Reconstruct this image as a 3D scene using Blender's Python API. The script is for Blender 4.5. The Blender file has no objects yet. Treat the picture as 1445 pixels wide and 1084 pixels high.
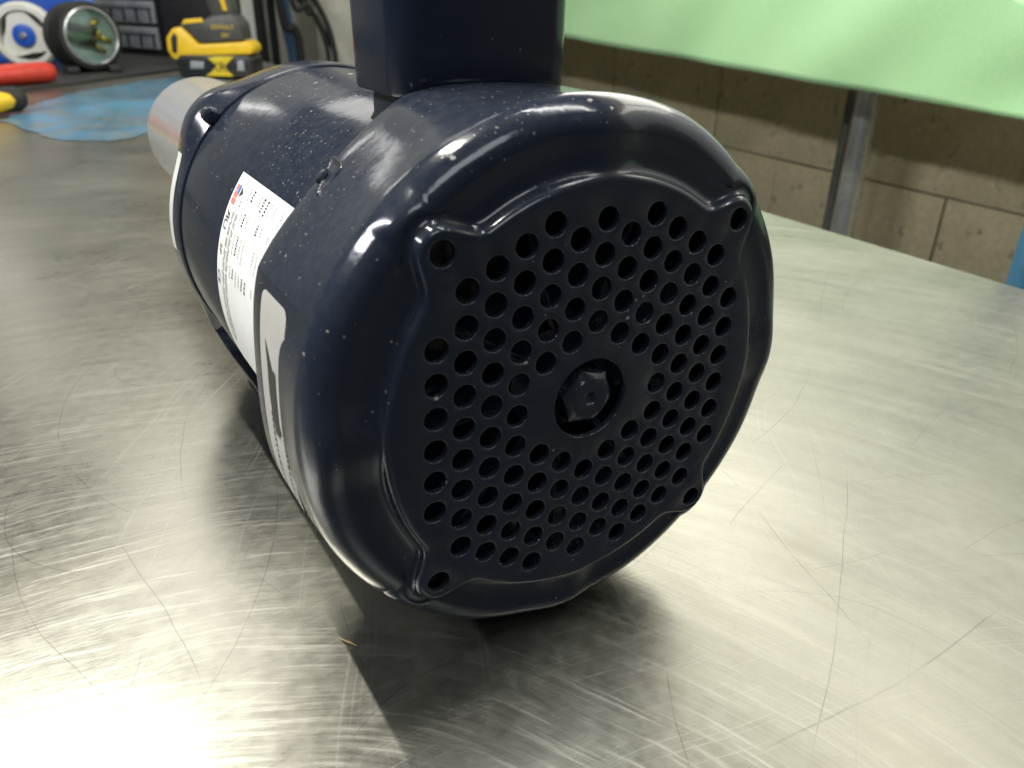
import bpy, bmesh, math, random
from mathutils import Vector, Matrix
R_ = math.radians
random.seed(7)
scene = bpy.context.scene
col = scene.collection

# ------------------------------------------------------------------ camera
H = 0.0822            # motor axis above the table top (world origin = centre of the fan grille)
cam = bpy.data.cameras.new('camera')
camo = bpy.data.objects.new('camera', cam); col.objects.link(camo)
right = Vector((0.8564886, -0.51599197, 0.01340046))
up = Vector((0.22246718, 0.39244804, 0.8924645))
fwd = Vector((0.4657635, 0.76140451, -0.45091855))
mw = Matrix((right, up, -fwd)).transposed().to_4x4()
mw.translation = Vector((-0.12362525, -0.15898385, 0.10547008))
camo.matrix_world = mw
cam.sensor_width = 36.0
cam.lens = 36.0 * 1122.0 / 1445.0
cam.clip_start = 0.01; cam.clip_end = 60
cam.dof.use_dof = True; cam.dof.focus_distance = 0.27; cam.dof.aperture_fstop = 17
scene.camera = camo

# ------------------------------------------------------------------ world and lamps
world = bpy.data.worlds.new('World'); scene.world = world; world.use_nodes = True
bg = world.node_tree.nodes['Background']
bg.inputs['Color'].default_value = (0.80, 0.86, 0.84, 1)
bg.inputs['Strength'].default_value = 0.045

def area(name, loc, target, sx, sy, watts, colr, spin=None):
    l = bpy.data.lights.new(name, 'AREA'); l.shape = 'RECTANGLE'; l.size = sx; l.size_y = sy
    l.energy = watts; l.color = colr
    o = bpy.data.objects.new(name, l); col.objects.link(o); o.location = loc
    z = (Vector(loc) - Vector(target)).normalized()
    y = Vector(spin) if spin else Vector((0, 1, 0))
    y = (y - z * y.dot(z)).normalized(); x = y.cross(z)
    m = Matrix((x, y, z)).transposed().to_4x4(); m.translation = Vector(loc); o.matrix_world = m
    return o
# ceiling tube behind and to the left, plus unseen fill lights added
area('key_or_fill_light', (-0.29, 0.56, 1.50), (-0.05, 0.0, -0.08), 0.025, 0.8, 32, (1.0, 0.97, 0.88))
area('side_fill_light', (-1.15, 0.35, 1.00), (-0.07, 0.12, 0.0), 0.06, 1.0, 21, (0.97, 0.98, 1.0))  # unseen fill added to brighten the nameplate side
area('right_fill_light', (0.94, 0.45, 0.62), (0.15, 0.15, -0.08), 0.35, 1.7, 7.2, (1.0, 0.98, 0.88))  # added soft fill that brightens the right of the table
area('key_or_fill_light', (0.62, 0.10, 1.65), (1.2, 0.9, -0.15), 0.10, 1.2, 13, (0.97, 0.98, 0.95))  # added fill aimed at the cloth and block wall
area('front_fill_light', (-0.10, -1.50, 1.75), (0.0, 0.1, 0.0), 1.2, 0.6, 11, (0.95, 0.98, 1.0))  # added soft fill for the grille face and box front
area('key_or_fill_light', (0.30, 2.20, 1.80), (0.3, 1.9, -0.08), 0.60, 1.2, 8, (1.0, 0.97, 0.92))  # added fill over the tools at the back
area('far_wall_lamp', (-0.22, 2.86, 1.05), (-0.05, 0.5, 0.0), 0.10, 0.45, 0.7, (1.0, 0.98, 0.94), (0, 0, 1))

vs = scene.view_settings
vs.view_transform = 'Standard'; vs.look = 'None'; vs.exposure = 0.0; vs.gamma = 1.0
vs.use_curve_mapping = False
scene.render.engine = 'CYCLES'
scene.cycles.max_bounces = 8
scene.cycles.sample_clamp_indirect = 6

# ------------------------------------------------------------------ helpers: nodes
class NT:
    def __init__(s, m): s.t = m.node_tree; s.n = s.t.nodes; s.l = s.t.links
    def new(s, ty, **kw):
        n = s.n.new(ty)
        for k, v in kw.items(): setattr(n, k, v)
        return n
    def put(s, sock, v):
        if hasattr(v, 'is_output'): s.l.new(v, sock)
        else: sock.default_value = v
    def math(s, op, a, b=None, c=None, clamp=False):
        n = s.new('ShaderNodeMath', operation=op, use_clamp=clamp)
        s.put(n.inputs[0], a)
        if b is not None: s.put(n.inputs[1], b)
        if c is not None: s.put(n.inputs[2], c)
        return n.outputs[0]
    def vmath(s, op, a, b=None, out=0):
        n = s.new('ShaderNodeVectorMath', operation=op)
        s.put(n.inputs[0], a)
        if b is not None: s.put(n.inputs[1], b)
        return n.outputs[out]
    def coord(s, which='Object'): return s.new('ShaderNodeTexCoord').outputs[which]
    def noise(s, vec, scale, detail=4, rough=0.5):
        n = s.new('ShaderNodeTexNoise'); s.put(n.inputs['Vector'], vec)
        n.inputs['Scale'].default_value = scale; n.inputs['Detail'].default_value = detail
        n.inputs['Roughness'].default_value = rough
        return n.outputs['Fac']
    def ramp(s, f, a, b, lo=0.0, hi=1.0):
        n = s.new('ShaderNodeMapRange'); n.clamp = True
        s.put(n.inputs[0], f)
        for i, v in enumerate((a, b, lo, hi)): n.inputs[1 + i].default_value = v
        return n.outputs[0]
    def mix(s, f, a, b, mode='MIX'):
        n = s.new('ShaderNodeMix', data_type='RGBA', blend_type=mode)
        s.put(n.inputs[0], f); s.put(n.inputs[6], a); s.put(n.inputs[7], b)
        return n.outputs[2]
    def bump(s, h, strength=0.2, dist=0.001):
        n = s.new('ShaderNodeBump'); s.put(n.inputs['Height'], h)
        n.inputs['Strength'].default_value = strength; n.inputs['Distance'].default_value = dist
        return n.outputs[0]
def c4(c): return (c[0], c[1], c[2], 1.0)
def mat(name, colr, rough=0.5, metal=0.0, coat=0.0, var=0.0, scale=60, bump=0.0, bscale=300):
    m = bpy.data.materials.new(name); m.use_nodes = True
    t = NT(m); b = t.n['Principled BSDF']
    b.inputs['Metallic'].default_value = metal
    b.inputs['Coat Weight'].default_value = coat; b.inputs['Coat Roughness'].default_value = 0.06
    co = t.coord()
    f = t.noise(co, scale)
    cc = t.mix(t.ramp(f, 0.3, 0.7), c4([x * (1 - var) for x in colr]), c4([min(1, x * (1 + var)) for x in colr]))
    t.put(b.inputs['Base Color'], cc)
    t.put(b.inputs['Roughness'], t.ramp(t.noise(co, scale * 2.3), 0.3, 0.7, max(0.02, rough * 0.85), min(1, rough * 1.15)))
    if bump: t.put(b.inputs['Normal'], t.bump(t.noise(co, bscale), bump))
    return m

# ------------------------------------------------------------------ helpers: objects
BASE = {}
def thing(name, label, cat, loc, group=None):
    o = bpy.data.objects.new(name, None); col.objects.link(o)
    o.empty_display_size = 0.02
    o.location = loc; o['label'] = label; o['category'] = cat
    if group: o['group'] = group
    BASE[o.name] = Vector(loc)
    return o
def link(name, me, m, parent=None, origin=None):
    """verts of me are in world space; move them to the origin of the owner"""
    o = bpy.data.objects.new(name, me)
    b = BASE[parent.name] if parent else Vector(origin or (0, 0, 0))
    me.transform(Matrix.Translation(-b))
    col.objects.link(o)
    if parent: o.parent = parent
    else: o.location = b
    BASE[o.name] = b
    if m: me.materials.append(m)
    return o
def pmesh(vs_, fs, smooth=False, angle=None):
    me = bpy.data.meshes.new('mesh'); me.from_pydata([tuple(v) for v in vs_], [], fs); me.update()
    bm = bmesh.new(); bm.from_mesh(me); bmesh.ops.recalc_face_normals(bm, faces=bm.faces); bm.to_mesh(me); bm.free()
    if smooth: shade(me, angle)
    return me
def shade(me, angle=None):
    for p in me.polygons: p.use_smooth = True
    if angle is not None:
        bm = bmesh.new(); bm.from_mesh(me)
        for e in bm.edges:
            if len(e.link_faces) == 2 and e.calc_face_angle(0) > R_(angle): e.smooth = False
        bm.to_mesh(me); bm.free()
def bm_mesh(bm, smooth=False, angle=None):
    bmesh.ops.recalc_face_normals(bm, faces=bm.faces)
    me = bpy.data.meshes.new('mesh'); bm.to_mesh(me); bm.free()
    if smooth: shade(me, angle)
    return me
def box_mesh(lo, hi, bev=0.0, M=None, seg=2):
    bm = bmesh.new(); bmesh.ops.create_cube(bm, size=1)
    c = [(a + b) / 2 for a, b in zip(lo, hi)]; s = [b - a for a, b in zip(lo, hi)]
    for v in bm.verts: v.co = Vector((v.co.x * s[0] + c[0], v.co.y * s[1] + c[1], v.co.z * s[2] + c[2]))
    if bev: bmesh.ops.bevel(bm, geom=bm.edges[:], offset=bev, segments=seg, profile=0.5, affect='EDGES')
    if M: bm.transform(M)
    return bm_mesh(bm, bool(bev), 40)
def loft(rings, closed=True, cap0=False, cap1=False):
    n = len(rings[0]); v = [p for r in rings for p in r]; f = []
    for i in range(len(rings) - 1):
        for j in range(n if closed else n - 1):
            k = (j + 1) % n
            f.append((i * n + j, i * n + k, (i + 1) * n + k, (i + 1) * n + j))
    if cap0: f.append(tuple(range(n)))
    if cap1: f.append(tuple((len(rings) - 1) * n + j for j in range(n)))
    return v, f
def lathe(profile, M=None, n=64, smooth=True, angle=35, cap0=True, cap1=True):
    """profile = [(r, t)] turned about local +Z (t along Z), then moved by M"""
    rings = [[Vector((r * math.cos(2 * math.pi * j / n), r * math.sin(2 * math.pi * j / n), t)) for j in range(n)] for r, t in profile]
    v, f = loft(rings, True, cap0, cap1)
    if M: v = [M @ p for p in v]
    return pmesh(v, f, smooth, angle)
def prism(poly, d0, d1, M=None, bev=0.0, smooth=True):
    """polygon in local XZ, extruded along local Y from d0 to d1"""
    bm = bmesh.new()
    a = [bm.verts.new((x, d0, z)) for x, z in poly]; b = [bm.verts.new((x, d1, z)) for x, z in poly]
    bm.faces.new(a); bm.faces.new(list(reversed(b)))
    n = len(poly)
    for i in range(n): bm.faces.new((a[i], b[i], b[(i + 1) % n], a[(i + 1) % n]))
    bmesh.ops.recalc_face_normals(bm, faces=bm.faces)
    if bev: bmesh.ops.bevel(bm, geom=[e for e in bm.edges], offset=bev, segments=2, profile=0.5, affect='EDGES')
    if M: bm.transform(M)
    return bm_mesh(bm, smooth, 35)
def tube(path, r, n=12, sub=1):
    """round bar along a smooth path"""
    pts = [Vector(p) for p in path]
    if sub > 1:
        out = []
        for i in range(len(pts) - 1):
            p0 = pts[max(0, i - 1)]; p1 = pts[i]; p2 = pts[i + 1]; p3 = pts[min(len(pts) - 1, i + 2)]
            for k in range(sub):
                t = k / sub
                out.append(0.5 * ((2 * p1) + (p2 - p0) * t + (2 * p0 - 5 * p1 + 4 * p2 - p3) * t * t + (3 * p1 - p0 - 3 * p2 + p3) * t ** 3))
        out.append(pts[-1]); pts = out
    rings = []; prev = None
    for i, p in enumerate(pts):
        d = (pts[min(i + 1, len(pts) - 1)] - pts[max(i - 1, 0)]).normalized()
        if prev is None: prev = d.orthogonal().normalized()
        u = (prev - d * prev.dot(d)).normalized(); w = d.cross(u); prev = u
        rr = r[i] if isinstance(r, (list, tuple)) else r
        rings.append([p + (u * math.cos(2 * math.pi * j / n) + w * math.sin(2 * math.pi * j / n)) * rr for j in range(n)])
    v, f = loft(rings, True, True, True)
    return pmesh(v, f, True, 50)
def axis_frame(loc, axis, upv=(0, 0, 1)):
    z = Vector(axis).normalized(); x = Vector(upv).cross(z)
    if x.length < 1e-4: x = Vector((1, 0, 0))
    x.normalize(); y = z.cross(x)
    m = Matrix((x, y, z)).transposed().to_4x4(); m.translation = Vector(loc); return m
def text_mesh(s, size, flip=False):
    cu = bpy.data.curves.new('lettering', 'FONT'); cu.body = s; cu.size = size
    cu.align_x = 'CENTER'; cu.align_y = 'CENTER'; cu.resolution_u = 2
    o = bpy.data.objects.new('lettering', cu); col.objects.link(o)
    dg = bpy.context.evaluated_depsgraph_get()
    me = bpy.data.meshes.new_from_object(o.evaluated_get(dg))
    bpy.data.objects.remove(o)
    bm = bmesh.new(); bm.from_mesh(me); bmesh.ops.triangulate(bm, faces=bm.faces)
    v = [(-p.co.x if flip else p.co.x, p.co.y) for p in bm.verts]
    bm.verts.index_update(); f = [tuple(q.index for q in fa.verts) for fa in bm.faces]; bm.free()
    return v, f
AXM = Matrix.Rotation(R_(-90), 4, 'X')      # local +Z -> world +Y (along the motor)
PSI = R_(2.4)                                # the whole motor sits rolled by this much

# ------------------------------------------------------------------ materials
def paint_material():
    m = bpy.data.materials.new('navy_enamel'); m.use_nodes = True
    t = NT(m); b = t.n['Principled BSDF']; co = t.coord()
    geo = t.new('ShaderNodeNewGeometry').outputs['Normal']
    sep = t.new('ShaderNodeSeparateXYZ'); t.put(sep.inputs[0], geo)
    upf = t.ramp(sep.outputs['Z'], 0.02, 0.80)
    # dust: sparse specks that settle on what faces up, plus a thin haze of fine dust
    warp = t.vmath('ADD', co, t.vmath('SCALE', t.new('ShaderNodeTexNoise').outputs['Color']))
    wn = warp.node.inputs[1].links[0].from_node; wn.inputs['Scale'].default_value = 0.0016
    nz = wn.inputs[0].links[0].from_node; t.put(nz.inputs['Vector'], co); nz.inputs['Scale'].default_value = 700
    def specks(scale, lo, hi, top, smin, smax):
        vor = t.new('ShaderNodeTexVoronoi'); t.put(vor.inputs['Vector'], warp); vor.inputs['Scale'].default_value = scale
        vc = t.new('ShaderNodeSeparateColor'); t.put(vc.inputs[0], vor.outputs['Color'])
        patch = t.ramp(t.noise(co, 30, 4, 0.6), lo, hi, 0.004, top)
        thr = t.math('MULTIPLY', patch, t.math('ADD', upf, 0.025))
        on = t.math('LESS_THAN', vc.outputs[0], thr)
        size = t.math('MULTIPLY_ADD', t.math('POWER', vc.outputs[1], 2.0), smax - smin, smin)
        soft = t.math('SUBTRACT', 1.0, t.math('DIVIDE', vor.outputs['Distance'], size), clamp=True)
        return t.math('MULTIPLY', on, t.ramp(soft, 0.0, 0.45))
    fine = t.math('MULTIPLY', specks(950, 0.42, 0.66, 0.34, 0.16, 0.42), 0.40)
    mid = t.math('MULTIPLY', specks(420, 0.46, 0.70, 0.16, 0.10, 0.36), 0.75)
    big = t.math('MULTIPLY', specks(150, 0.52, 0.74, 0.05, 0.10, 0.26), 0.85)
    speck = t.math('MAXIMUM', fine, t.math('MAXIMUM', mid, big))
    haze = t.math('MULTIPLY', t.ramp(t.noise(co, 300, 5, 0.7), 0.30, 0.80, 0.0, 0.065), upf)
    dust = t.math('ADD', speck, haze, clamp=True)
    base = t.mix(t.ramp(t.noise(co, 20), 0.3, 0.7), (0.0118, 0.0168, 0.0300, 1), (0.0145, 0.0203, 0.0360, 1))
    t.put(b.inputs['Base Color'], t.mix(dust, base, (0.42, 0.41, 0.36, 1)))
    rg = t.ramp(t.noise(co, 55, 4), 0.3, 0.7, 0.10, 0.19)
    t.put(b.inputs['Roughness'], t.math('ADD', rg, t.math('MULTIPLY', dust, 0.5), clamp=True))
    b.inputs['Specular IOR Level'].default_value = 0.5
    h = t.math('ADD', t.noise(co, 240, 3), t.math('MULTIPLY', t.noise(co, 45, 2), 0.7))
    t.put(b.inputs['Normal'], t.bump(h, 0.11, 0.0006))
    return m
M_NAVY = paint_material()

def steel_material():
    m = bpy.data.materials.new('scratched_stainless'); m.use_nodes = True
    t = NT(m); b = t.n['Principled BSDF']; co = t.coord()
    sep = t.new('ShaderNodeSeparateXYZ'); t.put(sep.inputs[0], co)
    flat = t.new('ShaderNodeCombineXYZ'); t.put(flat.inputs[0], sep.outputs[0]); t.put(flat.inputs[1], sep.outputs[1])
    flat = flat.outputs[0]
    # polishing sweeps: two swirl centres, noise stretched along the circle
    def sweep(cx, cy, fr, fa, detail=3):
        d = t.vmath('SUBTRACT', flat, (cx, cy, 0))
        wob = t.math('MULTIPLY', t.math('SUBTRACT', t.noise(flat, 6, 2), 0.5), 0.03)
        r = t.math('ADD', t.vmath('LENGTH', d, out=1), wob)
        sp = t.new('ShaderNodeSeparateXYZ'); t.put(sp.inputs[0], d)
        an = t.math('ARCTAN2', sp.outputs[1], sp.outputs[0])
        cmb = t.new('ShaderNodeCombineXYZ')
        t.put(cmb.inputs[0], t.math('MULTIPLY', r, fr)); t.put(cmb.inputs[1], t.math('MULTIPLY', an, fa))
        return t.noise(cmb.outputs[0], 1.0, detail, 0.6)
    s1 = sweep(-0.17, -0.13, 520, 4)
    s2 = sweep(-0.17, -0.13, 95, 3)
    s3 = sweep(0.55, -0.25, 650, 5)
    s4 = sweep(-0.05, -0.40, 1500, 6, 2)
    d1 = sweep(0.22, 0.16, 1300, 1.6, 2); d2 = sweep(-0.30, 0.42, 1200, 1.8, 2); d3 = sweep(0.40, -0.60, 1400, 3.5, 2); d4 = sweep(0.06, -0.02, 1300, 0.9, 2)
    blot = t.noise(flat, 9, 5, 0.6); fine = t.noise(flat, 160, 4, 0.65)
    zone = t.ramp(t.noise(flat, 5, 2), 0.38, 0.62); zone2 = t.ramp(t.noise(flat, 13, 3), 0.40, 0.62)
    izone = t.math('SUBTRACT', 1.0, zone)
    p1 = t.math('MULTIPLY', t.ramp(s1, 0.56, 0.74), t.math('MULTIPLY_ADD', zone, 0.8, 0.2))
    p2 = t.math('MULTIPLY', t.ramp(s3, 0.58, 0.76), t.math('MULTIPLY_ADD', izone, 0.8, 0.1))
    p3 = t.math('MULTIPLY', t.ramp(s4, 0.60, 0.74), 0.6)
    pale = t.math('MULTIPLY', t.math('MAXIMUM', p1, t.math('MAXIMUM', p2, p3)), t.ramp(sep.outputs[0], 0.0, 0.18, 1.0, 0.55))
    def dark(n, z): return t.math('MULTIPLY', t.ramp(n, 0.655, 0.76), z)
    nick = t.math('MAXIMUM', t.math('MAXIMUM', dark(d1, zone2), dark(d2, izone)), t.math('MAXIMUM', dark(d3, zone), dark(d4, t.math('SUBTRACT', 1.0, zone2))))
    # long gouges worn into the sheet (centre, radius, mid direction, half angle)
    A = [(-0.2925,0.1818,0.2363,0.902,-0.432,0.95884),(-0.6309,0.008,0.5191,0.991,0.131,0.99549),(-1.2478,0.4821,1.2,0.932,-0.362,0.99978),(-0.1103,0.1495,0.0499,-0.996,-0.091,0.49941),(0.0402,0.1305,0.1983,-0.972,-0.234,0.94582),(0.1688,0.113,0.2673,-0.961,0.276,0.97841),(-0.0074,0.2041,0.1296,-0.938,-0.346,0.97646),(0.21,0.316,0.2996,0.475,-0.88,0.98461),(-0.3468,1.1327,1.2,0.378,-0.926,0.99992),(1.0477,-0.3368,1.0114,-0.95,0.312,0.99922),(0.0232,0.0538,0.0837,0.976,-0.216,0.99479),(-0.5065,0.8066,1.0304,0.581,-0.814,0.99713),(0.4946,1.1076,1.2,-0.295,-0.955,0.99978),(0.1189,-0.1248,0.141,-0.829,0.559,0.99304),(-0.839,0.7851,1.1377,0.704,-0.71,0.99989),(0.0262,0.0182,0.0941,-0.99,0.139,0.98378),(1.0187,-0.8099,1.2,-0.577,0.817,0.99962),(0.3994,0.0508,0.1265,-0.48,0.877,0.94571),(0.5269,0.8514,0.7777,-0.202,-0.979,0.99845),(0.0931,0.2531,0.2056,0.432,-0.902,0.9698),(0.0775,0.4547,0.5259,-0.011,-1.0,0.99431),(0.0129,0.2105,0.15,-0.963,0.271,0.93364),(-0.0766,0.271,0.0296,-0.99,-0.138,0.77124),(-0.0487,-0.0529,0.0569,-0.279,0.96,0.91659)]
    rnd = random.Random(3)
    for _ in range(40):
        an = rnd.uniform(0, 6.283); r = rnd.choice((0.06, 0.12, 0.25, 0.5))
        px, py = rnd.choice(((rnd.uniform(-0.16, 0.05), rnd.uniform(0.0, 0.5)), (rnd.uniform(0.05, 0.25), rnd.uniform(-0.06, 0.20)), (rnd.uniform(0.08, 0.45), rnd.uniform(-0.06, 0.35))))
        A.append((px - r * math.cos(an), py - r * math.sin(an), r, math.cos(an), math.sin(an), math.cos(rnd.uniform(0.012, 0.05) / r)))
    wobv = t.vmath('SCALE', t.vmath('SUBTRACT', t.new('ShaderNodeTexNoise').outputs['Color'], (0.5, 0.5, 0.5)))
    wn = wobv.node.inputs[0].links[0].from_node.inputs[0].links[0].from_node
    t.put(wn.inputs['Vector'], flat); wn.inputs['Scale'].default_value = 18
    wobv.node.inputs['Scale'].default_value = 0.006
    fl2 = t.vmath('ADD', flat, wobv)
    acc = None
    for i, (cx, cy, r, mx, my, ca) in enumerate(A):
        d = t.vmath('SUBTRACT', fl2, (cx, cy, 0)); ln = t.vmath('LENGTH', d, out=1)
        dot = t.math('DIVIDE', t.vmath('DOT_PRODUCT', d, (mx, my, 0), out=1), ln)
        w = (0.00024 if i in (12, 20) else 0.00010) if i < 24 else 0.00008
        band = t.ramp(t.math('ABSOLUTE', t.math('SUBTRACT', ln, r)), w * 0.4, w * 2.0, 1.0, 0.0)
        e = max(2e-6, (1 - ca) * 0.35)
        g = t.math('MULTIPLY', band, t.ramp(dot, ca - e * 0.2, ca + e, 0.0, 0.34 if i in (12, 20) else (0.62 if i < 24 else 0.5)))
        acc = g if acc is None else t.math('MAXIMUM', acc, g)
    gouge = t.math('MULTIPLY', acc, t.ramp(t.noise(flat, 60, 2), 0.3, 0.55, 0.25, 1.0))
    tone = t.math('ADD', t.math('MULTIPLY', s2, 0.35), t.math('ADD', t.math('MULTIPLY', blot, 0.40), t.math('MULTIPLY', fine, 0.25)))
    base = t.mix(t.ramp(tone, 0.36, 0.64), (0.280, 0.275, 0.236, 1), (0.395, 0.388, 0.338, 1))
    base = t.mix(t.math('MULTIPLY', pale, 0.32), base, (0.80, 0.79, 0.72, 1))
    base = t.mix(t.math('MULTIPLY', nick, 0.26), base, (0.12, 0.12, 0.115, 1))
    stain = t.ramp(t.noise(flat, 16, 5, 0.7), 0.56, 0.70)
    base = t.mix(t.math('MULTIPLY', stain, 0.22), base, (0.30, 0.27, 0.20, 1))
    base = t.mix(gouge, base, (0.10, 0.10, 0.10, 1))
    t.put(b.inputs['Base Color'], base)
    b.inputs['Metallic'].default_value = 0.975
    rg = t.ramp(t.math('ADD', t.math('MULTIPLY', s1, 0.5), t.math('MULTIPLY', fine, 0.5)), 0.3, 0.7, 0.25, 0.36)
    rg = t.math('ADD', rg, t.ramp(blot, 0.35, 0.65, -0.03, 0.05))
    rg = t.math('ADD', rg, t.ramp(sep.outputs[0], 0.0, 0.22, 0.0, 0.13))      # the right side is worn duller
    t.put(b.inputs['Roughness'], t.math('ADD', rg, t.math('MULTIPLY', pale, 0.10)))
    hh = t.math('ADD', t.math('MULTIPLY', s1, 0.8), t.math('ADD', t.math('MULTIPLY', s4, 0.35), t.math('MULTIPLY', t.noise(flat, 9, 2), 2.0)))
    t.put(b.inputs['Normal'], t.bump(hh, 0.10, 0.0006))
    return m
M_STEEL = steel_material()

def turned_steel():
    m = bpy.data.materials.new('turned_stainless'); m.use_nodes = True
    t = NT(m); b = t.n['Principled BSDF']; co = t.coord()
    mp = t.new('ShaderNodeMapping'); t.put(mp.inputs[0], co); mp.inputs['Scale'].default_value = (8, 900, 8)
    n = t.noise(mp.outputs[0], 1, 3)
    t.put(b.inputs['Base Color'], t.mix(n, (0.70, 0.69, 0.66, 1), (0.80, 0.79, 0.76, 1)))
    b.inputs['Metallic'].default_value = 0.70
    t.put(b.inputs['Roughness'], t.ramp(n, 0.3, 0.7, 0.17, 0.25))
    return m
M_TURNED = turned_steel()
M_WHITE_LABEL = mat('label_white', (0.83, 0.84, 0.82), 0.35, var=0.02)
M_INK = mat('label_ink', (0.03, 0.035, 0.04), 0.5)
M_INK_GREY = mat('label_grey_ink', (0.50, 0.49, 0.47), 0.5)
M_FLAG_RED = mat('label_red_ink', (0.72, 0.20, 0.16), 0.5)
M_FLAG_BLUE = mat('label_blue_ink', (0.16, 0.22, 0.62), 0.5)
M_SILVER_LABEL = mat('label_silver', (0.41, 0.40, 0.375), 0.75, var=0.05)
M_LABEL_DARK = mat('label_dark_print', (0.035, 0.033, 0.030), 0.4)
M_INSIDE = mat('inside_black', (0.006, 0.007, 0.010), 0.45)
M_BLACK_RUBBER = mat('black_rubber', (0.018, 0.018, 0.018), 0.6, var=0.3, scale=120, bump=0.4, bscale=900)
M_MAT = mat('pebbled_mat', (0.030, 0.029, 0.027), 0.55, var=0.4, scale=400, bump=0.8, bscale=700)
M_BLACK_PLASTIC = mat('black_plastic', (0.020, 0.020, 0.021), 0.38, var=0.2)
M_GREY_PLASTIC = mat('charcoal_plastic', (0.07, 0.068, 0.065), 0.45, var=0.15)
M_YELLOW = mat('yellow_plastic', (0.78, 0.50, 0.02), 0.38, var=0.05)
M_YELLOW_INK = mat('yellow_print', (0.66, 0.50, 0.02), 0.45)
M_RED = mat('red_grip', (0.58, 0.050, 0.030), 0.42, var=0.12)
M_BLUE = mat('blue_plastic', (0.015, 0.105, 0.56), 0.40, var=0.08)
M_BLUE_DARK = mat('blue_strap', (0.07, 0.16, 0.30), 0.6, var=0.15)
M_BLUE_POLE = mat('blue_painted_steel', (0.05, 0.15, 0.24), 0.4, var=0.1)
M_WHITE_PLASTIC = mat('white_plastic', (0.78, 0.78, 0.70), 0.42, var=0.06)
M_CLEAR_GREY = mat('smoky_drawer', (0.30, 0.32, 0.33), 0.28, var=0.15)
M_GALV = mat('galvanised_pipe', (0.62, 0.63, 0.61), 0.30, metal=0.8, var=0.15, scale=30)
M_GALV_DARK = mat('dull_conduit', (0.18, 0.18, 0.16), 0.45, metal=0.8, var=0.15, scale=30)
M_BRASS = mat('brass', (0.62, 0.42, 0.10), 0.30, metal=0.7, var=0.2)
M_LENS = mat('pale_reflector', (0.60, 0.66, 0.64), 0.35, metal=0.0, var=0.25, scale=40)
M_PALE_WALL = mat('pale_wall', (0.62, 0.61, 0.54), 0.8, var=0.08, scale=6)
M_CREAM = mat('cream_plastic', (0.66, 0.64, 0.55), 0.5, var=0.06)
M_PAPER = mat('white_board', (0.80, 0.80, 0.76), 0.7, var=0.02)
M_FLOOR = mat('shop_floor', (0.20, 0.19, 0.17), 0.7, var=0.25, scale=5)

def cloth_material():
    m = bpy.data.materials.new('green_cloth'); m.use_nodes = True
    t = NT(m); b = t.n['Principled BSDF']; co = t.coord()
    f = t.noise(co, 5, 4); g = t.noise(co, 260, 3, 0.7)
    c = t.mix(t.ramp(f, 0.3, 0.7), (0.33, 0.63, 0.29, 1), (0.40, 0.70, 0.35, 1))
    c = t.mix(t.ramp(g, 0.3, 0.7, 0, 0.55), c, (0.50, 0.76, 0.44, 1))
    t.put(b.inputs['Base Color'], c); b.inputs['Roughness'].default_value = 0.85
    b.inputs['Sheen Weight'].default_value = 0.2
    w1 = t.new('ShaderNodeTexWave'); w1.bands_direction = 'Y'; w1.inputs['Scale'].default_value = 260; t.put(w1.inputs['Vector'], co)
    w2 = t.new('ShaderNodeTexWave'); w2.bands_direction = 'Z'; w2.inputs['Scale'].default_value = 260; t.put(w2.inputs['Vector'], co)
    t.put(b.inputs['Normal'], t.bump(t.math('ADD', w1.outputs['Fac'], w2.outputs['Fac']), 0.25, 0.0006))
    return m
M_CLOTH = cloth_material()
def block_material():
    m = bpy.data.materials.new('grimy_block'); m.use_nodes = True
    t = NT(m); b = t.n['Principled BSDF']; co = t.coord()
    f = t.noise(co, 7, 6, 0.6); g = t.noise(co, 90, 4)
    c = t.mix(t.ramp(f, 0.3, 0.7), (0.52, 0.46, 0.28, 1), (0.68, 0.60, 0.40, 1))
    pits = t.ramp(t.noise(co, 26, 5, 0.7), 0.60, 0.70)
    c = t.mix(t.math('MULTIPLY', pits, 0.65), c, (0.10, 0.075, 0.045, 1))
    c = t.mix(t.ramp(g, 0.3, 0.7, 0, 0.25), c, (0.15, 0.13, 0.09, 1))
    t.put(b.inputs['Base Color'], c); b.inputs['Roughness'].default_value = 0.85
    t.put(b.inputs['Normal'], t.bump(t.math('ADD', g, f), 0.6, 0.003))
    return m
M_BLOCK = block_material()
M_MORTAR = mat('mortar', (0.24, 0.205, 0.14), 0.9, var=0.3, scale=30, bump=0.5)
def film_material():
    m = bpy.data.materials.new('blue_film'); m.use_nodes = True
    t = NT(m); b = t.n['Principled BSDF']; co = t.coord()
    f = t.noise(co, 5, 6, 0.7); g = t.noise(co, 24, 5, 0.7)
    c = t.mix(t.ramp(f, 0.35, 0.65), (0.040, 0.085, 0.110, 1), (0.075, 0.290, 0.480, 1))
    c = t.mix(t.ramp(g, 0.44, 0.62, 0, 0.85), c, (0.15, 0.17, 0.165, 1))
    t.put(b.inputs['Base Color'], c); b.inputs['Roughness'].default_value = 0.30
    t.put(b.inputs['Normal'], t.bump(g, 0.12, 0.001))
    return m
M_FILM = film_material()

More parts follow.
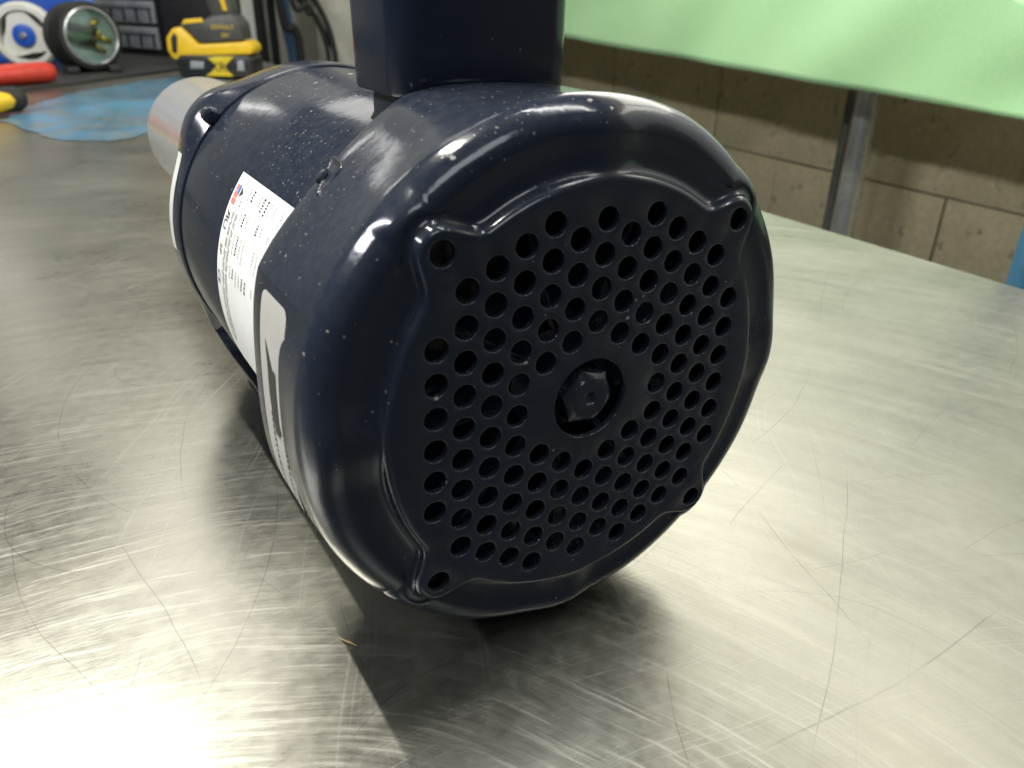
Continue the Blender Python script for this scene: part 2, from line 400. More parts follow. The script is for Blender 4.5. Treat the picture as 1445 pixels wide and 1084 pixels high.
# ------------------------------------------------------------------ setting: floor, walls
FLOOR = -H - 0.86
def struct(name, me, m, origin=(0, 0, 0)):
    o = link(name, me, m, None, origin); o['kind'] = 'structure'; return o
struct('floor', box_mesh((-3, -2.5, FLOOR - 0.1), (1.45, 3.1, FLOOR)), M_FLOOR)
struct('wall_far', box_mesh((-3, 2.95, FLOOR), (1.3, 3.1, 1.6)), M_PALE_WALL)
WX = 1.30
wall = struct('wall_right', box_mesh((WX + 0.012, -2.5, FLOOR), (WX + 0.15, 2.945, 1.6)), M_MORTAR)
bk = box_mesh((-0.002, -0.1982, -0.0982), (0.004, 0.1982, 0.0982), 0.0018)
bk.materials.append(M_BLOCK)
z0 = -0.235
for r in range(-3, 8):
    for c in range(-4, 7):
        y = 0.87 + 0.4 * c + (0.2 if r % 2 == 0 else 0.0)
        # row -1 has its joints at y = 0.67, 1.07 ...
        o = bpy.data.objects.new('block', bk)
        o.location = (WX + 0.008 + random.uniform(-0.002, 0.002), y, z0 + 0.1 + 0.2 * r)
        if y + 0.2 > 2.94: continue
        o.rotation_euler = (random.uniform(-0.003, 0.003), 0, random.uniform(-0.004, 0.004))
        col.objects.link(o); o.parent = wall; BASE[o.name] = Vector((0, 0, 0))

# ------------------------------------------------------------------ steel work table
TX, TY = 0.462, 2.42
table = thing('work_table', 'scratched stainless steel work table carrying the motor and tools', 'table', (0, 0, FLOOR))
link('table_top', box_mesh((-1.10, -0.75, -H - 0.040), (TX, TY, -H), 0.004, seg=3), M_STEEL, table)
for lx in (-1.05, TX - 0.05):
    for ly in (-0.70, TY - 0.05):
        link('leg', lathe([(0.020, 0), (0.020, 0.8185)], Matrix.Translation((lx, ly, FLOOR)), 20), M_GALV, table)

# ------------------------------------------------------------------ the motor
motor = thing('electric_motor', 'glossy dark navy electric motor lying on the scratched steel table', 'motor', (0, 0.12, -H))
def roll(me): me.transform(Matrix.Rotation(PSI, 4, 'Y')); return me
N = 720
S = 0.0094
RS = 7.15 * S                     # screw circle
def plateau(th):                  # outline of the raised grille plate with four screw lobes
    r = 0.0628
    for k in range(4):
        d = (th - R_(45 + 90 * k) + math.pi) % (2 * math.pi) - math.pi
        r += 0.0106 * math.exp(-(abs(d) / R_(6.8)) ** 2.8)
    return r
def lob(th):
    d = (th + math.pi / 4 - R_(90)) % (math.pi / 2) - math.pi / 4
    return math.exp(-(abs(d) / R_(7.5)) ** 2.4)
def octa(th):                     # eight-sided skirt with rounded corners
    d = (th + math.pi / 8) % (math.pi / 4) - math.pi / 8
    flat = 0.0802 / math.cos(d); p = 26.0
    return (flat ** -p + 0.0832 ** -p) ** (-1 / p)
def P(th, r, y): return Vector((r * math.cos(th), y, r * math.sin(th)))
TH = [2 * math.pi * i / N for i in range(N)]
rings = []
for off, y in ((-0.0020, 0.0), (-0.0015, 0.00008), (-0.0010, 0.00028), (-0.0005, 0.0007), (-0.0001, 0.0013), (0.0001, 0.0022), (0.0004, 0.0029), (0.0011, 0.0036), (0.0021, 0.0040), (0.0032, 0.0041)):
    rings.append([P(t, plateau(t) + off, y * (1 - 0.5 * lob(t))) for t in TH])
RO = 0.0816
for k in range(1, 25):            # shoulder: shallow dish, then a generous round-over into the skirt
    u = k / 24
    ring = []
    for t in TH:
        r0 = plateau(t) + 0.0032; ro = RO * 0.85 + octa(t) * 0.15
        flatw = max(0.0, ro - 0.0085 - r0)
        if u <= 0.4:
            q = u / 0.4; r = r0 + flatw * q; y = (0.0041 + 0.0003 * math.sin(q * math.pi) - 0.0003 * q) * (1 - 0.5 * lob(t))
        else:
            a = (u - 0.4) / 0.6 * math.pi / 2; rr = ro - (r0 + flatw)
            r = r0 + flatw + rr * math.sin(a); ys = 0.0038 * (1 - 0.5 * lob(t)); y = ys + (0.0127 - ys) * (1 - math.cos(a))
        ring.append(P(t, r, y))
    rings.append(ring)
for y, w in ((0.0150, 0.15), (0.020, 0.45), (0.026, 0.75), (0.034, 1.0), (0.048, 1.0), (0.0555, 1.0)):
    rings.append([P(t, (RO * 0.85 + octa(t) * 0.15) * (1 - w) + octa(t) * w, y) for t in TH])
for off, y in ((-0.0003, 0.0568), (-0.0010, 0.0577), (-0.0022, 0.0582), (-0.0036, 0.0580), (-0.0042, 0.0570), (-0.0042, 0.040), (-0.0050, 0.022)):
    rings.append([P(t, octa(t) + off, y) for t in TH])
v, f = loft(rings)
bm = bmesh.new()
bv = [bm.verts.new(p) for p in v]; bm.verts.ensure_lookup_table()
for q in f: bm.faces.new([bv[i] for i in q])
HOLES = []
HR = 0.00325
cols = {0: [2.5, 3.5, 4.5, 5.5], 1: [2, 3, 4, 5], 2: [1.5, 2.5, 3.5, 4.5, 5.5], 3: [0, 1, 2, 3, 4, 5], 4: [.5, 1.5, 2.5, 3.5, 4.5], 5: [0, 1, 2, 3, 4], 6: [.5, 1.5, 2.5]}
for c, rows in cols.items():
    for sx in ((1, -1) if c else (1,)):
        for a in rows:
            for sz in ((1, -1) if a else (1,)):
                HOLES.append((sx * c * S * math.sqrt(3) / 2, sz * a * S, HR, 28))
for k in range(4): HOLES.append((RS * math.cos(R_(45 + 90 * k)), RS * math.sin(R_(45 + 90 * k)), 0.0033, 32))
HOLES.append((0, 0, 0.0121, 64))
outer = bv[:N]                    # rim of the flat plate, filled below round the holes
allv = list(outer); cons = [(i, (i + 1) % N) for i in range(N)]
for hx, hz, hr, n in HOLES:
    prev = None
    for off, y in ((0.00040, 0.0), (0.00018, 0.00009), (0.00005, 0.00025), (0.0, 0.0005), (0.0, 0.0019)):
        ring = [bm.verts.new((hx + (hr + off) * math.cos(2 * math.pi * i / n), y, hz + (hr + off) * math.sin(2 * math.pi * i / n))) for i in range(n)]
        if prev is None:
            k0 = len(allv); allv += ring; cons += [(k0 + i, k0 + (i + 1) % n) for i in range(n)]
        else:
            for i in range(n): bm.faces.new((prev[i], prev[(i + 1) % n], ring[(i + 1) % n], ring[i]))
        prev = ring
from mathutils.geometry import delaunay_2d_cdt
res = delaunay_2d_cdt([Vector((p.co.x * 1000, p.co.z * 1000)) for p in allv], cons, [], 0, 1e-5)
for tri in res[2]:
    ids = [res[3][i][0] for i in tri]
    c = sum((allv[i].co for i in ids), Vector()) / 3
    if math.hypot(c.x, c.z) > plateau(math.atan2(c.z, c.x)) - 0.0020: continue
    if any((c.x - hx) ** 2 + (c.z - hz) ** 2 < (hr + 0.00039) ** 2 * 0.985 for hx, hz, hr, n in HOLES): continue
    try: bm.faces.new([allv[i] for i in ids])
    except ValueError: pass
me = bm_mesh(bm, True, 50)
cover = link('fan_cover', roll(me), M_NAVY, motor)

# bolts in the cover bosses
for k in range(4):
    c = P(R_(45 + 90 * k), RS, 0)
    me = lathe([(0.0029, 0.0042), (0.0029, 0.0085)], Matrix.Translation((c.x, 0, c.z)) @ AXM, 20)
    link('cover_screw', roll(me), M_INSIDE, motor)

# cooling fan behind the grille
fan = link('cooling_fan', roll(lathe([(0.010, 0.016), (0.017, 0.016), (0.019, 0.020), (0.024, 0.030), (0.058, 0.033), (0.060, 0.035), (0.060, 0.037), (0.010, 0.037)], AXM, 64)), M_NAVY, motor)
for k in range(9):
    b2 = box_mesh((0.0185, 0.0125, -0.0011), (0.0590, 0.0340, 0.0011), 0.0004)
    b2.transform(Matrix.Rotation(2 * math.pi * k / 9 + 0.2, 4, 'Y'))
    link('fan_blade', roll(b2), M_NAVY, fan)
# shaft end bolt: hexagon with a chamfered nose and a centre dimple
def hexr(t, r): d = (t + math.pi / 6) % (math.pi / 3) - math.pi / 6; return r / math.cos(d)
nn = 96
rg = []
for rr, y, hx in ((0.0002, 0.0020, 0), (0.0009, 0.0018, 0), (0.0015, 0.0010, 0), (0.0018, 0.0004, 0), (0.0021, 0.0001, 0), (0.0026, 0.0, 0), (0.0050, -0.0001, 0), (0.0062, 0.0, 0.0), (0.0068, 0.0005, 0.4), (0.0075, 0.0013, 0.9), (0.0077, 0.0016, 1), (0.0077, 0.0150, 1)):
    rg.append([P(2 * math.pi * i / nn + 0.35, (hexr(2 * math.pi * i / nn, rr) if hx == 1 else rr * (1 - hx) + hx * min(hexr(2 * math.pi * i / nn, rr), rr * 1.10)), y) for i in range(nn)])
vv, ff = loft(rg, True, True, True)
nut = link('shaft_bolt', roll(pmesh(vv, ff, True, 28)), M_NAVY, motor)
link('washer', roll(lathe([(0.0107, 0.0146), (0.0107, 0.0162), (0.0101, 0.0166)], AXM, 48)), M_NAVY, nut)

# bearing end plate behind the fan, barrel, far end bell, drive end
BR = 0.0712
link('end_plate', roll(lathe([(0.012, 0.046), (0.03, 0.043), (0.055, 0.050), (0.0690, 0.053), (0.0705, 0.056), (0.0709, 0.060), (BR - 0.0006, 0.0615)], AXM, 96, True, 30, True, False)), M_NAVY, motor)
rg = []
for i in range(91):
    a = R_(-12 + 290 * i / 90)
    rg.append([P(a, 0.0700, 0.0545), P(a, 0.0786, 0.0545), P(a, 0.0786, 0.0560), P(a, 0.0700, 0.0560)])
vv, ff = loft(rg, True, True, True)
link('light_block_ring', roll(pmesh(vv, ff)), M_INSIDE, motor)  # added ring, blocks light showing through the upper grille holes
barrel = link('barrel', roll(lathe([(BR - 0.001, 0.0600), (BR, 0.062), (BR, 0.204), (BR - 0.0008, 0.2045)], AXM, 180, True, 30, False, False)), M_NAVY, motor)
def endr(t, base):
    r = base
    for k in range(4):
        c = R_(136 if k == 1 else 45 + 90 * k)
        d = (t - c + math.pi) % (2 * math.pi) - math.pi
        r += 0.0058 * math.exp(-(abs(d) / R_(13)) ** 2.4)
    return r
rg = []
for off, y, w in ((-0.0008, 0.2050, 0.0), (0.0006, 0.2056, 0.05), (0.0010, 0.2075, 0.15), (0.0012, 0.2110, 0.8), (0.0012, 0.2150, 1), (0.0010, 0.2260, 1), (0.0002, 0.2295, 1), (-0.0020, 0.2315, 1), (-0.0100, 0.2330, 0.6), (-0.0300, 0.2330, 0.0)):
    rg.append([P(t, BR + off + (endr(t, BR) - BR) * w, y) for t in TH[::3]])
vv, ff = loft(rg, True, False, True)
bell = link('end_bell', roll(pmesh(vv, ff, True, 40)), M_NAVY, motor)
# through-bolt heads on the upper lugs
for a in (136, 45):
    c = P(R_(a), 0.0738, 0)
    me = lathe([(0.0006, 0.2038), (0.0022, 0.2041), (0.0033, 0.2049), (0.0036, 0.2065), (0.0036, 0.2100)], Matrix.Translation((c.x, 0, c.z)) @ AXM, 6 if a == 45 else 20, True, 25)
    link('through_bolt', roll(me), M_NAVY, bell)
# mounting foot under the far end, whose edge peeps out past the barrel
vv = [(-0.0630, -0.044), (-0.0615, -0.048), (-0.048, -H + 0.005), (-0.048, -H), (0.048, -H), (0.048, -H + 0.005), (0.0615, -0.048), (0.0630, -0.044), (0.040, -0.050), (-0.040, -0.050)]
link('mounting_foot', prism([(x, z) for x, z in vv], 0.186, 0.2315, None, 0.0012), M_NAVY, motor)
# turned stainless drive housing
link('drive_housing', roll(lathe([(0.030, 0.2325), (0.0400, 0.2330), (0.0405, 0.240), (0.0405, 0.492), (0.0390, 0.4955), (0.0200, 0.4960)], AXM, 128, True, 30)), M_TURNED, motor)

# conduit box on its neck
BXC = 0.0008
def rrect(x0, x1, y0, y1, r, z, n=10):
    out = []
    for cx, cy, a0 in ((x1 - r, y1 - r, 0), (x0 + r, y1 - r, 90), (x0 + r, y0 + r, 180), (x1 - r, y0 + r, 270)):
        for i in range(n + 1):
            a = R_(a0 + 90 * i / n); out.append(Vector((cx + r * math.cos(a), cy + r * math.sin(a), z)))
    return out
x0, x1, y0, y1 = -0.0290, 0.0305, 0.0590, 0.0985
rg = [rrect(x0 + d, x1 - d, y0 + d, y1 - d, 0.0090, z) for d, z in ((0.0015, 0.0752), (0.0004, 0.0757), (0.0, 0.0768), (-0.0002, 0.095), (-0.0004, 0.118))]
vv, ff = loft(rg, True, True, True)
cbox = link('conduit_box', pmesh(vv, ff, True, 40), M_NAVY, motor)
rg = [rrect(x0 - 0.0004 - d, x1 + 0.0004 + d, y0 - 0.0004 - d, y1 + 0.0004 + d, 0.0094, z) for d, z in ((0.0, 0.1182), (0.0012, 0.1186), (0.0012, 0.1225), (-0.0006, 0.1242))]
vv, ff = loft(rg, True, True, True)
link('lid', pmesh(vv, ff, True, 40), M_NAVY, cbox)
for lx in (x0 + 0.008, x1 - 0.008):
    link('lid_screw', lathe([(0.0032, 0.1240), (0.0032, 0.1252), (0.0022, 0.1260)], Matrix.Translation((lx, (y0 + y1) / 2, 0)), 20), M_GALV, cbox)
rg = [rrect(x0 + 0.004 + d, x1 - 0.004 - d, y0 + 0.004 + d, y1 - 0.0055 - d, 0.006, z) for d, z in ((-0.002, 0.0585), (-0.002, 0.0640), (0.0, 0.0685), (0.0, 0.0757))]
vv, ff = loft(rg, True, True, True)
link('box_neck', pmesh(vv, ff, True, 40), M_NAVY, motor)

# clamp screw in its slot on the skirt
sa = R_(134.3)
sm = axis_frame(P(sa, octa(sa) - 0.0002, 0.0520), P(sa, 1, 0), (0, 1, 0))
slot = []
for i in range(40):                # bean-shaped punched slot with a turned-up lip
    t = 2 * math.pi * i / 40
    slot.append((0.0056 * math.cos(t) + 0.0012 * math.sin(2 * t), 0.0027 * math.sin(t) + 0.0010 * math.cos(2 * t)))
def slot_ring(k, z): return [sm @ Matrix.Rotation(R_(38), 4, 'Z') @ Vector((x * k, y * k, z)) for x, y in slot]
vv, ff = loft([slot_ring(k, z) for k, z in ((1.34, -0.0006), (1.26, 0.0002), (1.14, 0.0006), (1.03, 0.0005), (1.0, 0.0001))])
lip = link('slot_lip', roll(pmesh(vv, ff, True)), M_NAVY, motor)
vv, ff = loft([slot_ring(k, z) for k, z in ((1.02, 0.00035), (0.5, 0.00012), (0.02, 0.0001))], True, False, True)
link('slot_shade', roll(pmesh(vv, ff, True)), M_INSIDE, lip)  # black patch laid on for the shade inside the slot
link('clamp_screw', roll(lathe([(0.0024, -0.002), (0.0024, 0.0007), (0.0018, 0.0013), (0.0006, 0.0015)], sm @ Matrix.Translation((-0.0020, 0.0022, 0)), 6, True, 15)), M_NAVY, lip)

# ---- stickers (thin curved patches a fraction of a millimetre proud)
def patch(a0, a1, b0, b1, rad, y_of_b, name, m, parent, lift, na=40, nb=8, rc=0.0, shape=None):
    """a: angle in degrees downwards; b: axial coordinate"""
    vv, ff = [], []
    for i in range(na + 1):
        for j in range(nb + 1):
            aa = a0 + (a1 - a0) * i / na; t = R_(aa)
            e = min(i, na - i) * abs(a1 - a0) / na * 0.0174533 * 0.08
            ins = rc - math.sqrt(max(0.0, rc * rc - (rc - e) ** 2)) if e < rc else 0.0
            bb = b0 + ins + (b1 - b0 - 2 * ins) * j / nb
            vv.append(P(t, rad(t) + lift, y_of_b(bb)))
    for i in range(na):
        for j in range(nb):
            k = i * (nb + 1) + j; ff.append((k, k + 1, k + nb + 2, k + nb + 1))
    return link(name, roll(pmesh(vv, ff, True)), m, parent)
def curved(v2, f2, a_top, b_org, rad, y_of_b, lift, name, m, parent):
    """flat (a metres down, b metres) shape wrapped round the motor"""
    vv = []
    for a, b in v2:
        t = R_(a_top) + a / 0.0712
        vv.append(P(t, rad(t) + lift, y_of_b(b_org + b)))
    me = pmesh(vv, f2)
    o = link(name, roll(me), m, parent)
    if name == 'fine_print': o['kind'] = 'stuff'
    return o
LB_FAR = 0.1372
cyl = lambda t: BR
yb = lambda b: LB_FAR - b
AT = 144.6
plate = patch(AT, AT + 82, 0, 0.0600, cyl, yb, 'nameplate_label', M_WHITE_LABEL, motor, 0.00015, 60, 4)
def quad(a0, a1, b0, b1): return [(a0, b0), (a1, b0), (a1, b1), (a0, b1)], [(0, 1, 2, 3)]
def qlist(qs):
    vv, ff = [], []
    for q in qs:
        k = len(vv); vv += quad(*q)[0]; ff.append((k, k + 1, k + 2, k + 3))
    return vv, ff
# flag: a red field with a blue canton
curved(*qlist([(0.0045, 0.0066, 0.0020, 0.0062), (0.0069, 0.0092, 0.0020, 0.0062), (0.0095, 0.0118, 0.0020, 0.0062)]), AT, 0, cyl, yb, 0.0003, 'printed_flag', M_FLAG_RED, plate)
curved(*qlist([(0.0043, 0.0075, 0.0046, 0.0066)]), AT, 0, cyl, yb, 0.0004, 'flag_canton', M_FLAG_BLUE, plate)
def mark(s, size, a, b, m=M_INK, flip=False, name='printed_mark', sx=1.0):
    v2, f2 = text_mesh(s, size, flip)
    curved([(a + x * sx, b + y) for x, y in v2], f2, AT, 0, cyl, yb, 0.0003, name, m, plate)
mark('R', 0.0060, 0.0158, 0.0040, flip=True)
mark('U', 0.0060, 0.0194, 0.0034)
mark('SP', 0.0042, 0.0285, 0.0040)
mark('CE', 0.0046, 0.0390, 0.0032)
# rows of fine print that cannot be read: runs of small ticks
rnd = random.Random(11)
rowb = [(0.0082, M_INK_GREY, 0.45), (0.0096, M_INK_GREY, 0.45), (0.0122, M_INK_GREY, 0.4), (0.0136, M_INK_GREY, 0.4)]
for b, m, h in rowb:
    qs = []; a = 0.0135
    while a < 0.060:
        w = rnd.uniform(0.0018, 0.005); qs.append((a, a + w, b, b + 0.0009)); a += w + rnd.uniform(0.0004, 0.001)
    curved(*qlist(qs), AT, 0, cyl, yb, 0.0003, 'fine_print', m, plate)
for b in [0.0175 + 0.0040 * i for i in range(11)]:
    qs = []; a = 0.0030 + rnd.uniform(0, 0.001)
    spans = [(0.003, 0.009), (0.0115, 0.017), (0.0195, 0.0275), (0.031, 0.036)]
    for s0, s1 in spans:
        if rnd.random() < 0.2: continue
        a = s0; e = s0 + (s1 - s0) * rnd.uniform(0.5, 1.0)
        while a < e:
            w = rnd.uniform(0.00035, 0.0008); qs.append((a, a + w, b, b + rnd.uniform(0.0011, 0.0015))); a += w + rnd.uniform(0.0003, 0.0005)
    if qs: curved(*qlist(qs), AT, 0, cyl, yb, 0.0003, 'fine_print', M_INK if rnd.random() < 0.25 else M_INK_GREY, plate)
mark('▲', 0.0040, 0.0064, 0.0092)
mark('O', 0.0030, 0.0100, 0.0125)

# silver sticker on the skirt
yb2 = lambda b: b
oc = lambda t: octa(t)
A0 = 159.6
s2 = patch(A0, A0 + 58, 0.0265, 0.0482, oc, yb2, 'silver_sticker', M_SILVER_LABEL, motor, 0.00012, 160, 4, 0.0030)
def cur2(v2, f2, m, name):
    vv = []
    for a, b in v2:
        t = R_(A0 + a); vv.append(P(t, octa(t) + 0.00028, 0.0482 - b))
    o = link(name, roll(pmesh(vv, f2)), m, s2)
    if name == 'fine_print': o['kind'] = 'stuff'
def strip(pairs):
    vv, ff = [], []
    for i, (a, b0, b1) in enumerate(pairs):
        vv += [(a, b0), (a, b1)]
        if i: ff.append((2 * i - 2, 2 * i - 1, 2 * i + 1, 2 * i))
    return vv, ff
cur2(*strip([(9.0, 0.0052, 0.0053), (12.0, 0.0062, 0.0088), (14.0, 0.0068, 0.0108), (14.1, 0.0068, 0.0138), (20, 0.0070, 0.0138), (25, 0.0082, 0.0138), (27, 0.0094, 0.0152), (28, 0.0094, 0.0130), (46, 0.0096, 0.0132), (56, 0.0098, 0.0134)]), M_LABEL_DARK, 'printed_arrow')
for bb in (0.0070, 0.0168):
    qs = []; a = 24.0
    while a < 55:
        w = rnd.uniform(0.5, 1.3); qs.append((a, a + w, bb, bb + 0.0012)); a += w + 0.5
    cur2(*qlist(qs), M_LABEL_DARK, 'fine_print')
# pale strip sticker on the far end bell
er = lambda t: endr(t, BR) + 0.0012
patch(152.0, 186.0, 0.2158, 0.2235, er, yb2, 'strip_sticker', mat('strip_label', (0.62, 0.64, 0.60), 0.4, var=0.08), motor, 0.0002, 40, 2)

# ------------------------------------------------------------------ things at the back of the table
TZ = -H
fpts = [(-0.138, 1.229), (-0.098, 1.375), (-0.012, 1.53), (0.10, 1.66), (0.205, 1.755), (0.31, 1.73), (0.26, 1.55), (0.14, 1.28), (0.040, 1.060), (0.005, 1.005), (-0.026, 0.990), (-0.072, 1.030), (-0.107, 1.126)]
frnd = random.Random(5); fring = []
for i, (x, y) in enumerate(fpts):
    x2, y2 = fpts[(i + 1) % len(fpts)]
    L = math.hypot(x2 - x, y2 - y); n = max(2, int(L / 0.012))
    for k in range(n):
        u = k / n; j = frnd.gauss(0, 0.0018) + 0.004 * math.sin(k * 0.31 + i * 2.1) + 0.003 * math.sin(k * 0.83 + i * 1.3)
        fring.append((x + (x2 - x) * u + j * (y2 - y) / L, y + (y2 - y) * u - j * (x2 - x) / L))
fv = [(0.06, 1.38, TZ + 0.0012)] + [(x, y, TZ + 0.0006 + 0.0005 * frnd.random()) for x, y in fring]
film = link('blue_plastic_film', pmesh(fv, [(0, i + 1, (i + 1) % len(fring) + 1) for i in range(len(fring))]), M_FILM, None, (0.05, 1.4, TZ))
film['label'] = 'worn sheet of blue plastic film stuck to the steel table'; film['category'] = 'plastic film'
bm = bmesh.new()
mp = [(-0.62, 1.13), (-0.131, 1.552), (0.133, 1.778), (0.385, 1.995), (0.385, 2.38), (-0.62, 2.38)]
b_ = [bm.verts.new((x, y, TZ)) for x, y in mp]; t_ = [bm.verts.new((x, y, TZ + 0.006)) for x, y in mp]
bm.faces.new(b_); bm.faces.new(t_)
for i in range(6): bm.faces.new((b_[i], b_[(i + 1) % 6], t_[(i + 1) % 6], t_[i]))
bench_mat = link('rubber_mat', bm_mesh(bm), M_MAT, None, (0, 1.9, TZ))
bench_mat['label'] = 'black pebbled rubber mat under the tools on the table'; bench_mat['category'] = 'mat'
MZ = TZ + 0.006
def frame(x, y, z, ang):          # local X to the right as seen, local Y away from the viewer
    return Matrix.Translation((x, y, z)) @ Matrix.Rotation(R_(ang), 4, 'Z')

# cordless drill standing on its battery
dx, dy = 0.272, 1.690
drill = thing('cordless_drill', 'yellow and black cordless drill standing upright on its battery', 'drill', (dx, dy, MZ))
D = frame(dx, dy, MZ, -31)
q = 0.00150
def dp(name, pts, d0, d1, m, bev=0.003, par=None):
    # pts in picture-like units (x right, y up) about the foot of the battery
    return link(name, prism([(x * q, y * q) for x, y in pts], d0, d1, D, bev), m, par or drill)
bat = dp('battery', [(-44, 0), (56, 0), (57, 22), (52, 27), (-40, 27), (-46, 20)], -0.040, 0.040, M_BLACK_PLASTIC)
dp('battery_label', [(-2, 24), (8, 15), (2, 7), (-8, 0.8), (30, 0.8), (22, 8), (20, 14), (34, 26), (10, 25.5)], -0.0440, -0.0405, M_YELLOW_INK, 0.0004, bat)
dp('battery_latch', [(36, 8), (46, 8), (46, 21), (38, 21)], -0.0430, -0.0400, M_CLEAR_GREY, 0.001, bat)
dp('battery_contact', [(-28, 10), (-10, 10), (-8, 19), (-26, 20)], -0.0430, -0.0400, M_CLEAR_GREY, 0.001, bat)
foot = dp('foot_bumper', [(-36, 24), (56, 28.5), (59, 34), (57, 40), (50, 46), (46, 44), (-14, 40), (-24, 52), (-34, 62), (-46, 60), (-56, 48), (-57, 32), (-52, 22), (-42, 19)], -0.036, 0.036, M_YELLOW, 0.004)
dp('bumper_slot', [(-50, 30), (-44, 29), (-40, 50), (-44, 55), (-49, 48)], -0.0380, -0.0355, M_BLACK_PLASTIC, 0.0008, foot)
hs = dp('handle_foot', [(-12, 42), (47, 46), (46, 66), (36, 78), (8, 76), (-4, 70), (-34, 67), (-36, 63), (-24, 54)], -0.034, 0.034, M_GREY_PLASTIC, 0.004)
dp('foot_patch', [(-32, 65), (-2, 68), (-4, 73), (-28, 71)], -0.0355, -0.0335, M_YELLOW, 0.0006, hs)
h2 = dp('handle', [(6, 72), (38, 74), (34, 100), (26, 140), (-12, 140), (-2, 108)], -0.026, 0.026, M_GREY_PLASTIC, 0.010)
dp('handle_stripe', [(24, 82), (30, 82), (26, 104), (18, 118), (21, 98)], -0.0280, -0.0255, M_YELLOW, 0.0008, h2)
body = dp('motor_housing', [(-70, 140), (46, 140), (54, 150), (54, 182), (44, 192), (-62, 192), (-72, 182)], -0.034, 0.034, M_YELLOW, 0.008)
link('chuck', lathe([(0.026, 0), (0.026, 0.02), (0.020, 0.045), (0.010, 0.062)], D @ Matrix.Translation((-70 * q, 0, 166 * q)) @ Matrix.Rotation(R_(-90), 4, 'Y'), 24), M_BLACK_PLASTIC, drill)
link('trigger', box_mesh((-20 * q, -0.012, 118 * q), (-6 * q, 0.012, 140 * q), 0.003, D), M_BLACK_PLASTIC, drill)
def print_on(s, size, cx, cz, dep, m, par, name='lettering'):
    v2, f2 = text_mesh(s, size)
    me = bpy.data.meshes.new('mesh'); me.from_pydata([(cx * q + x, dep, cz * q + y) for x, y in v2], [], f2)
    me.transform(D); link(name, me, m, par)
print_on('XR', 0.026, 11, 12, -0.0445, M_BLACK_PLASTIC, bat)
print_on('DEWALT', 0.0115, 22, 62, -0.0344, M_YELLOW_INK, hs)
print_on('20V', 0.0105, 24, 52, -0.0344, M_YELLOW_INK, hs)

# white handwheel with a blue hub
sx_, sy_ = -0.055, 1.985
wheel = thing('hand_wheel', 'white plastic three-spoke wheel with blue hub standing on edge', 'wheel', (sx_, sy_, MZ))
Wm = frame(sx_, sy_, MZ + 0.066, -20) @ Matrix.Rotation(R_(90), 4, 'X')      # local Z towards the viewer
def ringprof(r0, r1, z0, z1): return [(r0, z0), (r1 - 0.006, z0), (r1, z0 + 0.006), (r1, z1 - 0.006), (r1 - 0.006, z1), (r0, z1), (r0, z0)]
link('rim', lathe(ringprof(0.050, 0.066, -0.016, 0.016), Wm, 64, True, 35, False, False), M_WHITE_PLASTIC, wheel)
pts = []
for i in range(96):
    t = 2 * math.pi * i / 96
    r = 0.036 + 0.0155 * (0.5 + 0.5 * math.cos(3 * (t - 0.35))) ** 1.1
    pts.append((r * math.cos(t), r * math.sin(t)))
link('spoke_plate', prism(pts, -0.010, 0.010, Wm @ Matrix.Rotation(R_(90), 4, 'X'), 0.0), M_WHITE_PLASTIC, wheel)
hub = link('hub', lathe([(0.021, 0.009), (0.0225, 0.011), (0.0225, 0.016), (0.019, 0.018), (0.008, 0.018)], Wm, 40), M_BLUE, wheel)
link('hub_stud', lathe([(0.008, 0.017), (0.008, 0.021), (0.005, 0.023)], Wm, 6, True, 20), M_GALV, hub)
link('back_plate', lathe([(0.050, -0.014), (0.050, -0.012)], Wm, 48), M_GREY_PLASTIC, wheel)

# round work lamp lying on the mat
lx, ly = 0.060, 1.835
lamp = thing('work_lamp', 'round black rubber lamp with glass lens and brassy inside', 'lamp', (lx, ly, MZ))
Lm = axis_frame((lx - 0.005, ly + 0.01, MZ + 0.069), (-0.02, -0.96, 0.06))
Lm = Lm @ Matrix.Rotation(R_(22), 4, 'Y') 
bod = link('lamp_body', lathe([(0.040, -0.085), (0.058, -0.080), (0.066, -0.060), (0.066, -0.050), (0.062, -0.046), (0.062, -0.034), (0.068, -0.030), (0.068, 0.0), (0.064, 0.010), (0.056, 0.012), (0.054, 0.002)], Lm, 64, True, 30, True, False), M_BLACK_RUBBER, lamp)
link('reflector', lathe([(0.054, 0.004), (0.044, -0.004), (0.020, -0.012)], Lm, 48, True, 60, False, True), M_LENS, lamp)
for i, (a, r, l, w) in enumerate(((60, 0.030, 0.022, 0.010), (-10, 0.034, 0.026, 0.011), (-55, 0.028, 0.030, 0.008), (15, 0.018, 0.020, 0.008))):
    c = Lm @ Matrix.Rotation(R_(a), 4, 'Z') @ Matrix.Translation((r, 0, 0.001)) @ Matrix.Rotation(R_(60 + 25 * i), 4, 'Z')
    link('brass_fitting', box_mesh((-w / 2, -l / 2, -0.005), (w / 2, l / 2, 0.005), 0.003, c), M_BRASS, lamp)
for i in range(2):
    c = Lm @ Matrix.Translation((-0.012 - 0.006 * i, 0.014 - 0.022 * i, 0.002)) @ Matrix.Rotation(R_(75), 4, 'Z')
    link('dark_bar', box_mesh((-0.007, -0.028, -0.004), (0.007, 0.028, 0.006), 0.002, c), M_BLACK_PLASTIC, lamp)
lens = link('lens_ring', lathe([(0.0545, 0.003), (0.0565, 0.0135), (0.0535, 0.0150), (0.0515, 0.0125), (0.0545, 0.003)], Lm, 64, True, 40, False, False), M_GALV, lamp)
gm = bpy.data.materials.new('lens_glass'); gm.use_nodes = True
gt = NT(gm); gt.n.remove(gt.n['Principled BSDF'])
fr = gt.new('ShaderNodeFresnel'); fr.inputs['IOR'].default_value = 1.5
